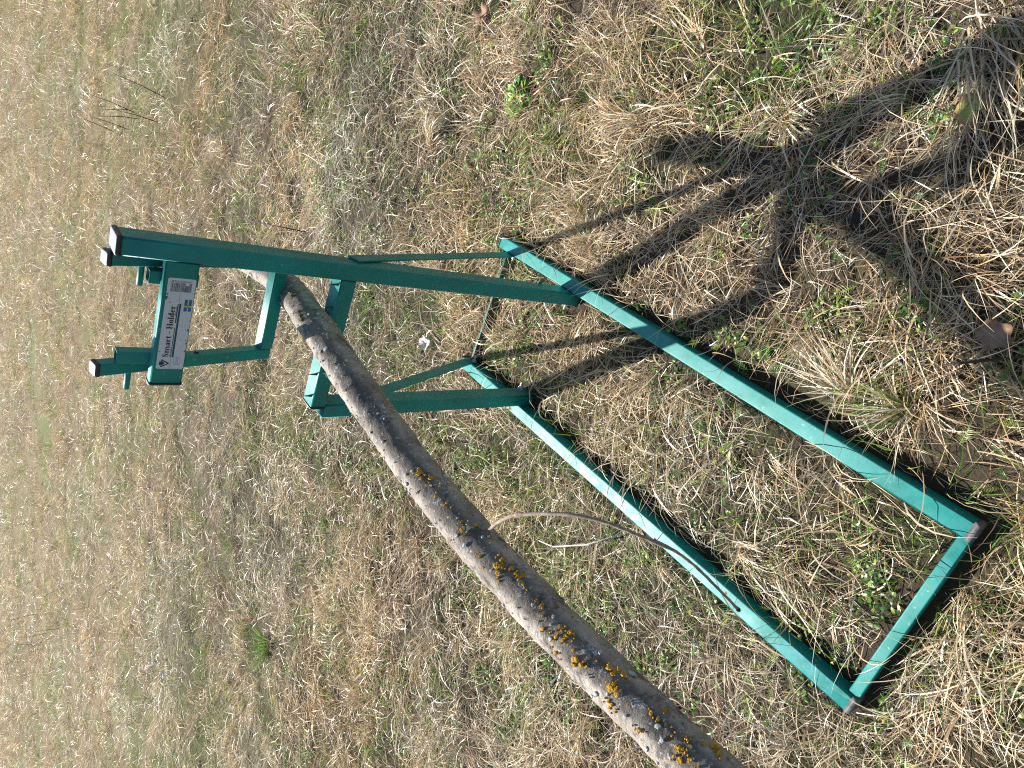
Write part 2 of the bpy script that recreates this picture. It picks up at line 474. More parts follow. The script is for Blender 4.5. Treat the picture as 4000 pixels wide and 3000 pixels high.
def spread(c, per, rad):
    """blade bases around clump centres"""
    k = np.repeat(np.arange(len(c)), per); n = len(k); r = rad * c[k, 3] * np.sqrt(rng.random(n)); t = rng.uniform(0, 6.283, n)
    return k, np.stack([c[k, 0] + r * np.cos(t), c[k, 1] + r * np.sin(t), c[k, 2]], 1), t
def by_range(c): 
    d = np.hypot(c[:, 0], c[:, 1]); return ((c[d < 4.2], 1), (c[(d >= 4.2) & (d < 11)], 2), (c[d >= 11], 3))

# thatch: short flattened litter
B = Blades()
for c, lod in by_range(centres(360, thin=.55, keep=soil_keep)):
    if not len(c): continue
    k, base, _ = spread(c, 12, .07); n = len(k); g = c[k, 3]; tint = tint_of(c)[k]; base[:, 2] += rng.uniform(0, .010, n)
    c0, c1 = straw_cols(n, tint * .82)
    B.add(base, rng.uniform(0, 6.283, n), rng.uniform(-.1, .35, n), rng.uniform(.02, .085, n) * g, rng.uniform(.0010, .0026, n) * g * 1.1, rng.uniform(.1, .8, n), rng.normal(0, .5, n), c0, c1, 2 if lod == 1 else 1)
tag(B.build('thatch', M_STRAW), 'flattened short straw litter covering the meadow soil', 'straw', kind='stuff')
# matted long dry grass, combed by a slow flow field
def k_mat(x, y): return soil_keep(x, y) and rng.random() < max(.45, .80 + .9 * nz(x, y, 2.6, 4.) + .6 * nz(x, y, 7, 8.))
B = Blades()
for c, lod in by_range(centres(250, thin=.55, keep=k_mat)):
    k, base, _ = spread(c, 24, .06); n = len(k); g = c[k, 3]; tint = tint_of(c)[k]; fl = flow_of(c)[k] + rng.normal(0, .5, len(c))[k]
    base[:, 2] += rng.uniform(0, .012, n); c0, c1 = straw_cols(n, tint)
    stray = rng.random(n) < .3; az = np.where(stray, rng.uniform(0, 6.283, n), fl + rng.normal(0, .55, n))
    wid = np.where(rng.random(n) < .12, rng.uniform(.0026, .0046, n), rng.uniform(.0009, .0024, n))
    ln = rng.uniform(.045, .19, n) * np.where(rng.random(n) < .25, .5, 1)
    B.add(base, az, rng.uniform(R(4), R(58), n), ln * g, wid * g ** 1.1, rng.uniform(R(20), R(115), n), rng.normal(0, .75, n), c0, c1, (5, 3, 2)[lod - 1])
tag(B.build('dry_grass', M_STRAW), 'matted bleached dry grass lying over the whole meadow', 'grass', kind='stuff')
# drooping tufts that stand a little higher
def k_tuft(x, y): return soil_keep(x, y) and nz(x, y, 2.3, 12.) + .6 * nz(x, y, 6, 2.2) > .05
B = Blades()
for c, lod in by_range(centres(52, thin=.6, keep=k_tuft)):
    k, base, t = spread(c, 34, .022); n = len(k); g = c[k, 3]; tint = tint_of(c)[k] * 1.06; fl = flow_of(c)[k]
    c0, c1 = straw_cols(n, tint)
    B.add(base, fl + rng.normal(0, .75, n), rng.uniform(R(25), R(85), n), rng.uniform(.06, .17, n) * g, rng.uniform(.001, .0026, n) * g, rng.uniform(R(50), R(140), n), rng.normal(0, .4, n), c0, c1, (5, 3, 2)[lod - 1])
tag(B.build('dry_tufts', M_STRAW), 'small drooping tufts of tan dry grass across the meadow', 'grass', kind='stuff')
# fresh green blades
def k_green(x, y): return soil_keep(x, y) and nz(x, y, 1.5, 21.) + .8 * nz(x, y, 5, 9.) > rng.uniform(-.30, .42)
B = Blades()
for c, lod in by_range(centres(270, thin=.6, keep=k_green)):
    k, base, t = spread(c, 11, .035); n = len(k); g = c[k, 3]
    c0, c1 = green_cols(n, np.array([1.15, 1.05, .9]) if lod == 3 else None)
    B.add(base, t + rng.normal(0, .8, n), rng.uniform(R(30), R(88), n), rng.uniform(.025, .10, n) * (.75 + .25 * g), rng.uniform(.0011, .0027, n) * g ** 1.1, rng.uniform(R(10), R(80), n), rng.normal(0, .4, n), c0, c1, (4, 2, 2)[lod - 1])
tag(B.build('green_grass', M_GREEN), 'fresh green grass blades sprouting through the dead straw', 'grass', kind='stuff')
# feathery yarrow leaves and small creeping leaflets
def k_weed(x, y): return soil_keep(x, y) and nz(x, y, 2.0, 31.) + .8 * nz(x, y, 6, 19.) > rng.uniform(-.25, .35)
B = Blades()
c = centres(330, 7, 1.4, k_weed); c = c[np.hypot(c[:, 0], c[:, 1]) < 7]
fe = rng.random(len(c)) < .55; cf = c[fe]; cl = c[~fe]
kk = 10
for _ in range(2):
    n = len(cf); base = cf[:, :3] + np.stack([rng.normal(0, .03, n), rng.normal(0, .03, n), rng.uniform(.003, .028, n)], 1); az = rng.uniform(0, 6.283, n); el = rng.uniform(.1, .8, n); ln = rng.uniform(.025, .058, n) * cf[:, 3] ** .7
    c0, c1 = green_cols(n)
    d = np.stack([np.cos(az) * np.cos(el), np.sin(az) * np.cos(el), np.sin(el)], 1)
    for i in range(1, kk):
        p = base + d * (ln * i / kk)[:, None]; p[:, 2] -= .28 * ln * (i / kk) ** 2
        for sd in (-1, 1):
            B.add(p, az + sd * R(60), el * .3 + rng.uniform(0, .4, n), ln * .24 * math.sin(math.pi * (i + .6) / (kk + 1)) + .002, np.full(n, .0030), np.full(n, .3), np.zeros(n), c0, c1, 1, .1, floor=p[:, 2] - .02)
    B.add(base, az, el, ln, np.full(n, .0014), np.full(n, .5), np.zeros(n), c0 * .9, c0, 3, .1, floor=base[:, 2] - .02)
k, base, t = spread(cl, 17, .035); n = len(k); base[:, 2] += rng.uniform(.004, .026, n); c0, c1 = green_cols(n)
B.add(base, rng.uniform(0, 6.283, n), rng.uniform(-.2, .8, n), rng.uniform(.007, .018, n), rng.uniform(.004, .009, n), np.full(n, .5), np.zeros(n), c0, c1, 3, .15, leaf=True)
tag(B.build('ground_weeds', M_GREEN), 'low feathery green leaves and creeping weeds between the straw', 'weeds', kind='stuff')

# ------------------------------------------------------------------ the sawhorse
SH = empty('log_holder', (OX, OY, 0), -YAW)
tag(SH, 'green steel log sawhorse with two long ground rails, posts and a clamping jaw', 'sawhorse')
X, Y_, Z = (1, 0, 0), (0, 1, 0), (0, 0, 1)          # local axes: x across the rails, y along them
# ground rails
zb = HB / 2
ra = tube('ground_rail', (TA / 2, LN + .012, zb), (TA / 2, LF, zb), TA, HB, X, M_RAIL, SH, .004, segs=6)
rb = tube('ground_rail', (WB - TA / 2, LN + .010, zb), (WB - TA / 2, LF, zb), TA, HB, X, M_RAILB, SH, .004, segs=6)
tag(rb, label='ground rail with chalky sun-bleached upper face')
cap((TA / 2, LN + .012, zb), (0, -1, 0), X, TA, HB, M_CAPD, ra, .012)
cap((WB - TA / 2, LN + .010, zb), (0, -1, 0), X, TA, HB, M_CAPD, rb, .012)
cap((TA / 2, LF, zb), (0, 1, 0), X, TA, HB, M_CAPD, ra, .008)
cap((WB - TA / 2, LF, zb), (0, 1, 0), X, TA, HB, M_CAPD, rb, .008)
tube('front_crossbar', (WB + .0005, -1.549, .023), (-.0005, -1.549, .023), .024, .028, Y_, M_RAIL, SH, .003, segs=3)
tube('rear_crossbar', (WB + .0005, -.050, .0195), (-.0005, -.050, .0195), .009, .034, Y_, M_MUDDY, SH, .0015, segs=4)
# posts
PW, PD, H = .0389, .0611, 1.2249
p1L = -.4017 + PD / 2; p1W = -PW / 2
post1 = tube('post', (p1W - .0008, p1L, .006), (p1W - .0008, p1L, H), PW, PD, X, M_POST, SH, .005, segs=6)
tag(post1, label='tall post carrying the name arm')
cap((p1W - .0008, p1L, H), Z, X, PW, PD, M_CAP, post1, .010)
p2W = WB + .0060 + PW / 2 - .004
post2 = tube('post', (p2W, -.362 + .0285, -.004), (p2W, -.398 + .0285, .7405), PW, .057, X, M_POST, SH, .005, segs=4)
tag(post2, label='short post under the lower jaw')

def hexbolt(p, n, parent, r=.0085, stud=.014, name='bolt'):
    mb = MB(); p = Vector(p); n = Vector(n)
    def ring(c, rad, k): 
        nn, x, y, _ = frame_of(c, c + n, (.2, .3, .9)); return [c + (x * math.cos(2 * math.pi * j / k) + y * math.sin(2 * math.pi * j / k)) * rad for j in range(k)]
    def cyl(a, b, ra_, rb_, k):
        v = ring(p + n * a, ra_, k) + ring(p + n * b, rb_, k)
        mb.add(v, [[j, (j + 1) % k, (j + 1) % k + k, j + k] for j in range(k)] + [list(range(k))[::-1], [k + j for j in range(k)]])
    cyl(.0002, .002, r * 1.25, r * 1.25, 14); cyl(.002, .008, r, r, 6); cyl(.008, .0095, r, r * .8, 6)
    if stud: cyl(.0095, .0095 + stud, r * .55, r * .5, 10)
    return mb.obj(name, M_STEEL, parent)
hexbolt((p2W + PW / 2, -.318, .028), X, post2)
hexbolt((p1W - PW / 2 - .0008, -.372, .022), (-1, 0, 0), post1)
hexbolt((TA, -.055, .027), X, ra, .007, .004)
hexbolt((TA, -.36, .024), X, ra, .007, .004)
mbn = MB()
for dy in (0.0,): mbn.add([(-.0004, -.345 + dy + a, .131 + b) for a in (-.004, .004) for b in (-.007, .007)] + [(.006, -.345 + dy + a, .131 + b) for a in (-.003, .003) for b in (-.006, .006)], [[0, 2, 3, 1], [4, 5, 7, 6], [0, 1, 5, 4], [2, 6, 7, 3], [0, 4, 6, 2], [1, 3, 7, 5]])
mbn.obj('weld_lug', M_POST, post1)

# flat bar braces
def flatbar(name, pts, wdir, width, thick, tdir, mat, parent):
    """strip along points; width across wdir, thickness along tdir"""
    mb = MB(); pts = [Vector(p) for p in pts]; wd = Vector(wdir).normalized(); td = Vector(tdir).normalized(); v = []
    for p in pts: v += [p + wd * a * width / 2 + td * b * thick / 2 for a, b in ((-1, -1), (1, -1), (1, 1), (-1, 1))]
    f = [[i * 4 + k, i * 4 + (k + 1) % 4, i * 4 + 4 + (k + 1) % 4, i * 4 + 4 + k] for i in range(len(pts) - 1) for k in range(4)]
    n = (len(pts) - 1) * 4; f += [[3, 2, 1, 0], [n, n + 1, n + 2, n + 3]]
    mb.add(v, f); o = mb.obj(name, mat, parent)
    b = o.modifiers.new('bv', 'BEVEL'); b.width = .0008; b.segments = 2; b.limit_method = 'ANGLE'
    return o
def wdir_(a, b): d = Vector(b) - Vector(a); return Vector((0, -d.z, d.y)).normalized()
a1, b1 = (.0028, -.362, .742), (-.0030, -.068, .030)
br1 = flatbar('brace', [a1, (.0028, -.345, .70), (.0024, -.33, .665), (-.0028, -.09, .085), b1], wdir_(a1, b1), .037, .0045, X, M_POST, SH)
tag(br1, label='flat brace of the tall post')
hexbolt((-.0055, -.078, .026), (-1, 0, 0), br1, .007, .006)
a2, b2 = (p2W - PW / 2 - .003, -.345, .70), (WB + .0032, -.040, .022)
br2 = flatbar('brace', [a2, (p2W - PW / 2 - .003, -.30, .60), (WB + .0032, -.07, .09), b2], wdir_(a2, b2), .037, .0045, X, M_POST, SH)
tag(br2, label='flat brace of the short post')
hexbolt((WB + .0055, -.058, .028), X, br2)

# lower jaw
lj = tube('lower_jaw', (-PW - .0015, -.3762, .7603), (-.3796 + .004, -.3762, .7603), .0516, .0385, Y_, M_JAW, SH, .0035, segs=3)
cap((-.3756, -.3762, .7603), (-1, 0, 0), Y_, .0516, .0385, M_CAP, lj, .006)
M_SPIKE = plain('dark_steel_spike', (.03, .05, .05), .55, .3)
def spike(p, d, side, parent, h=.024, w=.011):
    """thorn cut from plate, bent like a shark fin: d points out of the jaw, side along the jaw"""
    p, d, s = Vector(p), Vector(d).normalized(), Vector(side).normalized(); t = d.cross(s); k = []
    prof = [(-1, 0, 1), (1, 0, 1), (.62, .25, .8), (.42, .5, .55), (.42, .78, .3), (.62, 1.0, .06), (.22, .75, .3), (-.05, .5, .55), (-.42, .25, .8)]
    v = [p + s * a * w / 2 + d * (b * h - .001) + t * c * .0028 for a, b, c in prof] + [p + s * a * w / 2 + d * (b * h - .001) - t * c * .0028 for a, b, c in prof]
    n = len(prof)
    f = [list(range(n))[::-1], [n + i for i in range(n)]] + [[i, (i + 1) % n, (i + 1) % n + n, i + n] for i in range(n)]
    return mesh('spike', v, f, M_SPIKE, parent)
for wv in (-.055, -.112, -.228, -.290, -.350): spike((wv, -.388, .7795), Z, (.35, -1, 0) if wv > -.2 else (.5, -1, 0), lj)
# name arm with its two sleeves
LU, DU, ZU0, ZU1, WU = -.4021, .0270, 1.0845, 1.1471, -.3137
arm = tube('name_arm', (-PW - .0015, LU + DU / 2, (ZU0 + ZU1) / 2), (WU + .006, LU + DU / 2, (ZU0 + ZU1) / 2), DU, ZU1 - ZU0, Y_, M_JAW, SH, .0045, segs=3)
cap((WU + .006, LU + DU / 2, (ZU0 + ZU1) / 2), (-1, 0, 0), Y_, DU, ZU1 - ZU0, M_CAP, arm, .006)
LS = LU + DU + .0008
SL = .0275
for (wc, zt) in ((-.2655, 1.206), (-.0855, 1.166)):
    tube('sleeve', (wc, LS + SL / 2, 1.075), (wc, LS + SL / 2, zt), SL, SL, X, M_POST, arm, .003, wall=.0028)
# swinging upper jaw: two leaning tubes and a spiked bar between them
ub, ut = Vector((0, -.262, .868)), Vector((0, -.3605, 1.236))
ax = (ut - ub).normalized(); bx_ = Vector((0, ax.z, -ax.y))
UT = .0275
for wc, dz in ((-.2955, 0), (-.0580, .0)):
    a = ub + Vector((wc, 0, 0)) - ax * .012; b = ut + Vector((wc, 0, 0))
    t_ = tube('jaw_tube', a, b, UT, UT, X, M_POST, SH, .003, segs=2)
    cap(b, ax, X, UT, UT, M_CAP, t_, .009)
    mb = MB(); q = a + ax * ((b - a).length * .84)
    rod(mb, [q + Vector((-UT / 2 - .044, 0, 0)), q + Vector((-UT / 2 - .042, 0, 0)), q + Vector((UT / 2 + .003, 0, 0))], [.0045, .0062, .0062], 12)
    mb.obj('locking_pin', M_POST, t_, True)
    if wc < -.2:
        for s_ in (.47,):
            c = a + ax * ((b - a).length * s_) + Vector((UT / 2 + .0004, 0, 0)); k = 14
            mesh('pin_hole', [c + bx_ * (.006 * math.cos(6.2832 * j / k)) + ax * (.006 * math.sin(6.2832 * j / k)) for j in range(k)], [list(range(k))], M_HOLE, t_)
uj = tube('upper_jaw', Vector((-.2955 + UT / 2 + .0008, 0, 0)) + ub, Vector((-.0580 - UT / 2 - .0008, 0, 0)) + ub, .0275, .034, bx_, M_JAW, SH, .003, segs=2)
for wv in (-.260, -.213, -.165, -.118): spike(Vector((wv, 0, 0)) + ub - ax * .017, -ax, (1, 0, 0), uj, .02, .012)

# ------------------------------------------------------------------ sticker on the arm
M_STK = NT('sticker_white'); _n = M_STK.noise(70, 5, .7); _b = M_STK.noise(25, 4, .7)
_c = M_STK.mix(M_STK.ramp(_n, [(.62, 0), (.72, 1)]), (.60, .60, .64), (.40, .43, .46)); _c = M_STK.mix(M_STK.ramp(_b, [(.62, 0), (.72, .5)]), _c, (.45, .50, .58))
M_STK.l(_c, M_STK.b.inputs['Base Color']); M_STK.b.inputs['Roughness'].default_value = .4; M_STK = M_STK.m
M_INK = plain('ink_black', (.02, .018, .022), .5); M_TEAL = plain('ink_teal', (.006, .07, .09), .5)
M_BLUE = plain('ink_blue', (.01, .12, .42), .5); M_YEL = plain('ink_yellow', (.62, .52, .06), .5); M_NAVY = plain('ink_navy', (.012, .03, .12), .5); M_PALE = plain('ink_pale_blue', (.30, .42, .58), .5)
SW0, SW1, SZ0, SZ1 = -.2735, -.0712, 1.0872, 1.1394
SWD, SHT = SW1 - SW0, SZ1 - SZ0
ysk = LU - .0004
stk = mesh('sticker', [Vector((SW0 + SWD / 2 + a, ysk, SZ0 + SHT / 2 + b)) for a, b in rrect(SWD, SHT, .004)], [list(range(len(rrect(1, 1, .1))))[::-1]], M_STK, SH)
def S(s, t, d=1): return Vector((SW0 + s * SWD, ysk - .00025 * d, SZ1 - t * SHT))      # s from left, t from top, both 0..1
def flat(name, polys, mat, d=1):
    mb = MB()
    for p in polys: mb.add([S(a, b, d) for a, b in p], [list(range(len(p)))])
    return mb.obj(name, mat, stk)
def each(name, polys, mat, d=1):
    for p in polys: flat(name, [p], mat, d)
def rect(s0, s1, t0, t1): return [(s0, t0), (s1, t0), (s1, t1), (s0, t1)]
# bars of the bar code run along the arm, stacked from top to bottom
rs_ = random.Random(3); bars = []; t = .12
while t < .86:
    b = rs_.choice((.008, .008, .014, .02)); bars.append(rect(.858, .953 if t < .62 or t > .74 else .925, t, t + b)); t += b + rs_.choice((.009, .012, .018))
flat('barcode', bars, M_INK)
dg = []
for i in range(13):
    t0 = .13 + i * .055
    dg += [rect(.959, .975, t0, t0 + .010), rect(.959, .964, t0 + .010, t0 + .030), rect(.970, .975, t0 + .010, t0 + .030)]
flat('barcode_digits', dg, M_INK)
flat('flag_field', [rect(.655, .781, .69, .955)], M_BLUE)
flat('flag_cross', [rect(.700, .716, .69, .955), rect(.655, .781, .80, .845)], M_YEL, 2)
flat('stripe', [rect(.136, .735, .515, .585), rect(.136, .47, .465, .492), rect(.52, .728, .452, .492)], M_TEAL)
each('fold_line', [rect(0, .13, .50, .508), rect(.745, .845, .49, .498)], M_INK)
each('small_print', [rect(.14, .25, .437, .446), rect(.60, .70, .425, .436), rect(.732, .752, .165, .19)], M_INK)
flat('emblem_mark', [[(.045, .10), (.085, .10), (.085, .20), (.093, .20), (.065, .30), (.037, .20), (.045, .20)]], M_NAVY, 2)
flat('emblem', [[(.02, .19), (.032, .19), (.068, .42), (.062, .46)], [(.11, .19), (.098, .19), (.058, .42), (.066, .46)], rect(.02, .11, .165, .19)], M_INK)
st = []
for a, b in zip(range(16), range(1, 17)):
    def el(i, k): 
        q = 2 * math.pi * i / 16; ex = abs(math.cos(q)) ** .5 * math.copysign(1, math.cos(q)); ey = abs(math.sin(q)) ** .5 * math.copysign(1, math.sin(q))
        return (.093 + .048 * k * ex, .735 + .13 * k * ey)
    st.append([el(a, 1), el(b, 1), el(b, .88), el(a, .88)])
st += [rect(.06 + i * .016, .07 + i * .016, .69, .78) for i in range(5)]
flat('stamp', st, M_PALE)
# serif lettering: strokes of changing width
LET = []
CAPH = .215; BASE = .392; UNIT = CAPH * SHT / SWD       # cap height as a share of the sticker's length
def poly(px_, py_, pts): LET.append([(px_ + a * UNIT, BASE - b * CAPH) for a, b in pts])
def stroke(ox, pts):
    """pts: (x, y, width) in cap-height units"""
    P = [Vector((a, b)) for a, b, _ in pts]; Lf, Rt = [], []
    for i, (a, b, wd) in enumerate(pts):
        d = (P[min(i + 1, len(P) - 1)] - P[max(i - 1, 0)]).normalized(); n = Vector((-d.y, d.x)) * wd / 2
        Lf.append(P[i] + n); Rt.append(P[i] - n)
    for i in range(len(P) - 1): poly(ox, 0, [tuple(Lf[i]), tuple(Lf[i + 1]), tuple(Rt[i + 1]), tuple(Rt[i])])
def stem(ox, x, y0, y1, wd=.17, s0=True, s1=True, half=False):
    poly(ox, 0, [(x - wd / 2, y0), (x + wd / 2, y0), (x + wd / 2, y1), (x - wd / 2, y1)])
    sw = .13
    if s0: poly(ox, 0, [(x - sw, y0), (x + sw, y0), (x + sw, y0 + .05), (x - sw, y0 + .05)])
    if s1: poly(ox, 0, [(x - sw - .02, y1 - .05), (x + (wd / 2 if half else sw), y1 - .05), (x + (wd / 2 if half else sw), y1), (x - sw - .02, y1)])
def arc(ox, cx_, cy_2, rx, ry, a0, a1, thick=.17, thin=.06, k=14):
    pts = []
    for i in range(k + 1):
        q = R(a0 + (a1 - a0) * i / k); wd = thin + (thick - thin) * abs(math.cos(q)) ** 1.3
        pts.append((cx_ + (rx - wd / 2) * math.cos(q), cy_2 + (ry - thin / 2) * math.sin(q), wd))
    stroke(ox, pts)
XH = .66
def G_S(o):
    stroke(o, [(.46, .70, .07), (.44, .86, .07), (.33, .96, .07), (.20, .96, .09), (.10, .86, .13), (.10, .72, .16), (.20, .58, .18), (.34, .46, .19), (.44, .32, .17), (.44, .16, .13), (.34, .04, .09), (.20, .03, .07), (.09, .12, .07), (.05, .32, .07)]); return .58
def G_m(o):
    stem(o, .12, 0, XH, half=True)
    for k in (0, 1):
        b = .12 + k * .36; arc(o, b + .20, XH - .24, .245, .24, 150, 0, .17, .07, 8); stem(o, b + .36, 0, XH - .22, s1=False)
    return .98
def G_a(o):
    arc(o, .25, XH - .2, .2, .2, 165, 0, .17, .07, 8); stem(o, .365, .08, XH - .2, s0=False, s1=False); stroke(o, [(.365, .1, .12), (.42, .03, .07), (.50, .05, .05)])
    arc(o, .22, .19, .19, .19, 60, 330, .17, .06, 12); stroke(o, [(.28, .36, .06), (.37, .40, .06)]); return .52
def G_r(o):
    stem(o, .12, 0, XH, half=True); stroke(o, [(.18, .44, .07), (.26, .58, .08), (.36, .60, .13), (.40, .54, .13)]); return .44
def G_t(o):
    stroke(o, [(.17, .90, .05), (.17, .75, .13), (.17, .20, .17), (.20, .06, .13), (.28, .02, .07), (.36, .08, .05)]); poly(o, 0, [(.02, XH - .06), (.34, XH - .06), (.34, XH), (.02, XH)]); return .38
def G_dash(o): poly(o, 0, [(.12, .31), (.52, .31), (.52, .38), (.12, .38)]); return .62
def G_H(o):
    stem(o, .15, 0, 1); stem(o, .60, 0, 1); poly(o, 0, [(.2, .47), (.55, .47), (.55, .53), (.2, .53)]); return .76
def G_o(o): arc(o, .26, XH / 2, .24, XH / 2, 0, 360, .17, .06, 22); return .52
def G_l(o): stem(o, .13, 0, 1.02, half=True); return .27
def G_d(o): arc(o, .25, XH / 2, .22, XH / 2, 20, 340, .17, .06, 20); stem(o, .41, .0, 1.02, s0=False, half=True); poly(o, 0, [(.41, 0), (.54, 0), (.54, .05), (.41, .05)]); return .56
def G_e(o): arc(o, .25, XH / 2, .23, XH / 2, 12, 320, .17, .06, 20); poly(o, 0, [(.1, XH / 2 + .02), (.46, XH / 2 + .02), (.46, XH / 2 + .08), (.1, XH / 2 + .08)]); return .50
seq = [G_S, G_m, G_a, G_r, G_t, None, G_dash, None, G_H, G_o, G_l, G_d, G_e, G_r]
tmp = []; o = 0
for g in seq:
    tmp.append(o); o += .14 if g is None else (len(LET), g(-1000))[1] + .035
LET.clear()
k_ = (.712 - .136) / (o * UNIT)
for g, ox in zip(seq, tmp):
    if g:
        i0 = len(LET); g(0)
        for i in range(i0, len(LET)): LET[i] = [(.136 + ox * UNIT * k_ + a * k_, b) for a, b in LET[i]]
flat('lettering', LET, M_INK, 2)
# chips where the paint has come through the sticker's edge
ch = []
for (s0, t0, rr, sd) in ((.79, .01, .022, 1), (.83, .03, .010, 2), (.45, .97, .013, 3), (.30, .985, .010, 4), (.33, .95, .006, 5), (.21, .99, .012, 6), (.20, .05, .006, 7), (.55, .99, .008, 8)):
    q = random.Random(sd); ch.append([(s0 + rr * q.uniform(.6, 1.2) * math.cos(i * .5712), min(1.01, max(-.01, t0 + 3.6 * rr * q.uniform(.6, 1.2) * math.sin(i * .5712)))) for i in range(11)])
each('worn_chip', ch, M_JAW, 3)

# ------------------------------------------------------------------ the log
LC = [(.113, -.188, .8225, .0333), (-.08, -.152, .8235, .0340), (-.235, -.139, .822, .0365), (-.356, -.150, .8185, .0382), (-.468, -.166, .812, .0382), (-.571, -.192, .80, .0386), (-.676, -.216, .787, .0388), (-.86, -.257, .76, .0391), (-1.042, -.283, .735, .0392), (-1.177, -.291, .718, .0395), (-1.336, -.290, .704, .0394), (-1.414, -.287, .697, .0392), (-1.522, -.280, .688, .0392), (-1.72, -.262, .672, .0395), (-1.95, -.235, .655, .040)]
def cr(a, b, c, d, t): return tuple(.5 * (2 * b[i] + (c[i] - a[i]) * t + (2 * a[i] - 5 * b[i] + 4 * c[i] - d[i]) * t * t + (3 * b[i] - a[i] - 3 * c[i] + d[i]) * t ** 3) for i in range(4))
path = []
for i in range(len(LC) - 1):
    a, b, c, d = LC[max(i - 1, 0)], LC[i], LC[i + 1], LC[min(i + 2, len(LC) - 1)]
    n = max(3, int((Vector(b[:3]) - Vector(c[:3])).length / .006))
    path += [cr(a, b, c, d, j / n) for j in range(n)]
path.append(LC[-1])
lp = [F(W_, L_, z_) for L_, W_, z_, _ in path]; lr = [p[3] for p in path]
LOG = empty('log', tuple(lp[len(lp) // 2] * 1))
tag(LOG, 'long grey bark-covered log with orange lichen clamped in the sawhorse jaws', 'log')
org = LOG.location.copy()
K = 56; lv, lf = [], []; frames = []
prev = None
for i, p in enumerate(lp):
    t = (lp[min(i + 2, len(lp) - 1)] - lp[max(i - 2, 0)]).normalized()
    x = Vector((0, 0, 1)); x = (x - t * x.dot(t)).normalized(); y = t.cross(x); frames.append((p, t, x, y))
    for j in range(K):
        a = 2 * math.pi * j / K; n = x * math.cos(a) + y * math.sin(a)
        q = p + n * lr[i]
        d = .0030 * noise.noise(q * 16) + .0018 * noise.noise(q * 45) + .0009 * noise.noise(q * 130)
        lv.append(q + n * d - org)
for i in range(len(lp) - 1):
    for j in range(K):
        a = i * K + j; b = i * K + (j + 1) % K; lf.append([a, b, b + K, a + K])
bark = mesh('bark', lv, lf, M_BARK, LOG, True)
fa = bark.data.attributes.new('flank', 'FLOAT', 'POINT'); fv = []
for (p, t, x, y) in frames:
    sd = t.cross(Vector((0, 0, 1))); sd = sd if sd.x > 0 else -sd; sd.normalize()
    ctr = (Vector((0, 0, 1)) * .80 + sd * .60).normalized()          # centre of the dark band, high on the right flank
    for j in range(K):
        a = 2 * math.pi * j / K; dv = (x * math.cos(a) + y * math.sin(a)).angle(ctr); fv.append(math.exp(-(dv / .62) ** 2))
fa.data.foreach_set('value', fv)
for i, sg in ((0, -1), (len(lp) - 1, 1)):
    ring = [lv[i * K + j] for j in range(K)]; c = frames[i][0] - org + frames[i][1] * sg * .0015
    mesh('cut_end', ring + [c], [[j, (j + 1) % K, K] for j in range(K)], M_WOOD, LOG)
def log_point(i, a):
    p, t, x, y = frames[i]; n = x * math.cos(a) + y * math.sin(a); return p + n * (lr[i] + .0005), n, t
def index_at(L): return min(range(len(path)), key=lambda i: abs(path[i][0] - L))
camloc = Vector((0, 0, CAMZ))
def log_pix(sx, sy):
    """station and angle on the log surface seen at a pixel"""
    d = (fw + rt * ((1500 - sy) / FPX) - up * ((sx - 2000) / FPX)).normalized(); best = None
    for i in range(0, len(lp), 2):
        p, t, x, y = frames[i]
        for j in range(0, 72):
            a = 2 * math.pi * j / 72; n = x * math.cos(a) + y * math.sin(a); q = p + n * lr[i]
            v = q - camloc
            if n.dot(v) > 0: continue
            e = (v - d * v.dot(d)).length
            if best is None or e < best[0]: best = (e, i, a)
    return best[1], best[2]
# lichen crusts: thin uneven plates moulded to the bark
rl = random.Random(5)
def crust(mb, i, a, size, lift=.0012, k=11):
    p, n, t = log_point(i, a); s = n.cross(t); cen = None; R_ = lr[i]
    v = []; rad = [rl.uniform(.55, 1.15) for _ in range(k)]
    for ring, h in ((1, .0), (.8, 1.), (.4, 1.25)):
        for j in range(k):
            q = 2 * math.pi * j / k; u_ = math.cos(q) * size * rad[j] * ring; w_ = math.sin(q) * size * rad[j] * ring
            ii = min(max(i + int(round(-u_ / .006)) * 0, 0), len(frames) - 1)
            ang = w_ / R_
            nn = n * math.cos(ang) + s * math.sin(ang)
            v.append(p - n * (R_ + .0005) + nn * (R_ + .0008 + h * lift * rl.uniform(.7, 1.5) + .0012 * (ring < 1)) + t * u_ - org)
    f = [[r_ * k + j, r_ * k + (j + 1) % k, (r_ + 1) * k + (j + 1) % k, (r_ + 1) * k + j] for r_ in range(2) for j in range(k)] + [[2 * k + j for j in range(k)]]
    mb.add(v, f)
YPIX = [(1640, 1850, 16), (1690, 1875, 13), (1740, 1965, 10), (1700, 1930, 9), (1505, 1585, 6), (1830, 2050, 12), (1805, 2070, 12), (1855, 2045, 9), (1885, 2180, 9), (1930, 2205, 20), (1960, 2190, 14), (1948, 2238, 15), (1995, 2222, 15), (1968, 2180, 9), (2045, 2258, 14), (2030, 2275, 8), (2048, 2292, 9), (2120, 2375, 14), (2180, 2375, 7), (2125, 2410, 8), (2165, 2408, 5), (2112, 2455, 12), (2225, 2460, 16), (2215, 2490, 16), (2168, 2482, 13), (2205, 2505, 10), (2160, 2545, 12), (2245, 2570, 20), (2265, 2600, 14), (2278, 2570, 5), (2320, 2575, 5), (2390, 2620, 19), (2400, 2640, 14), (2435, 2635, 13), (2385, 2690, 26), (2390, 2665, 14), (2385, 2745, 14), (2390, 2765, 10), (2452, 2745, 6), (2555, 2800, 12), (2610, 2785, 11), (2485, 2845, 11), (2640, 2920, 20), (2665, 2975, 18), (2700, 2965, 12), (2690, 2895, 10), (2790, 2920, 24), (2810, 2945, 16), (2560, 2805, 10)]
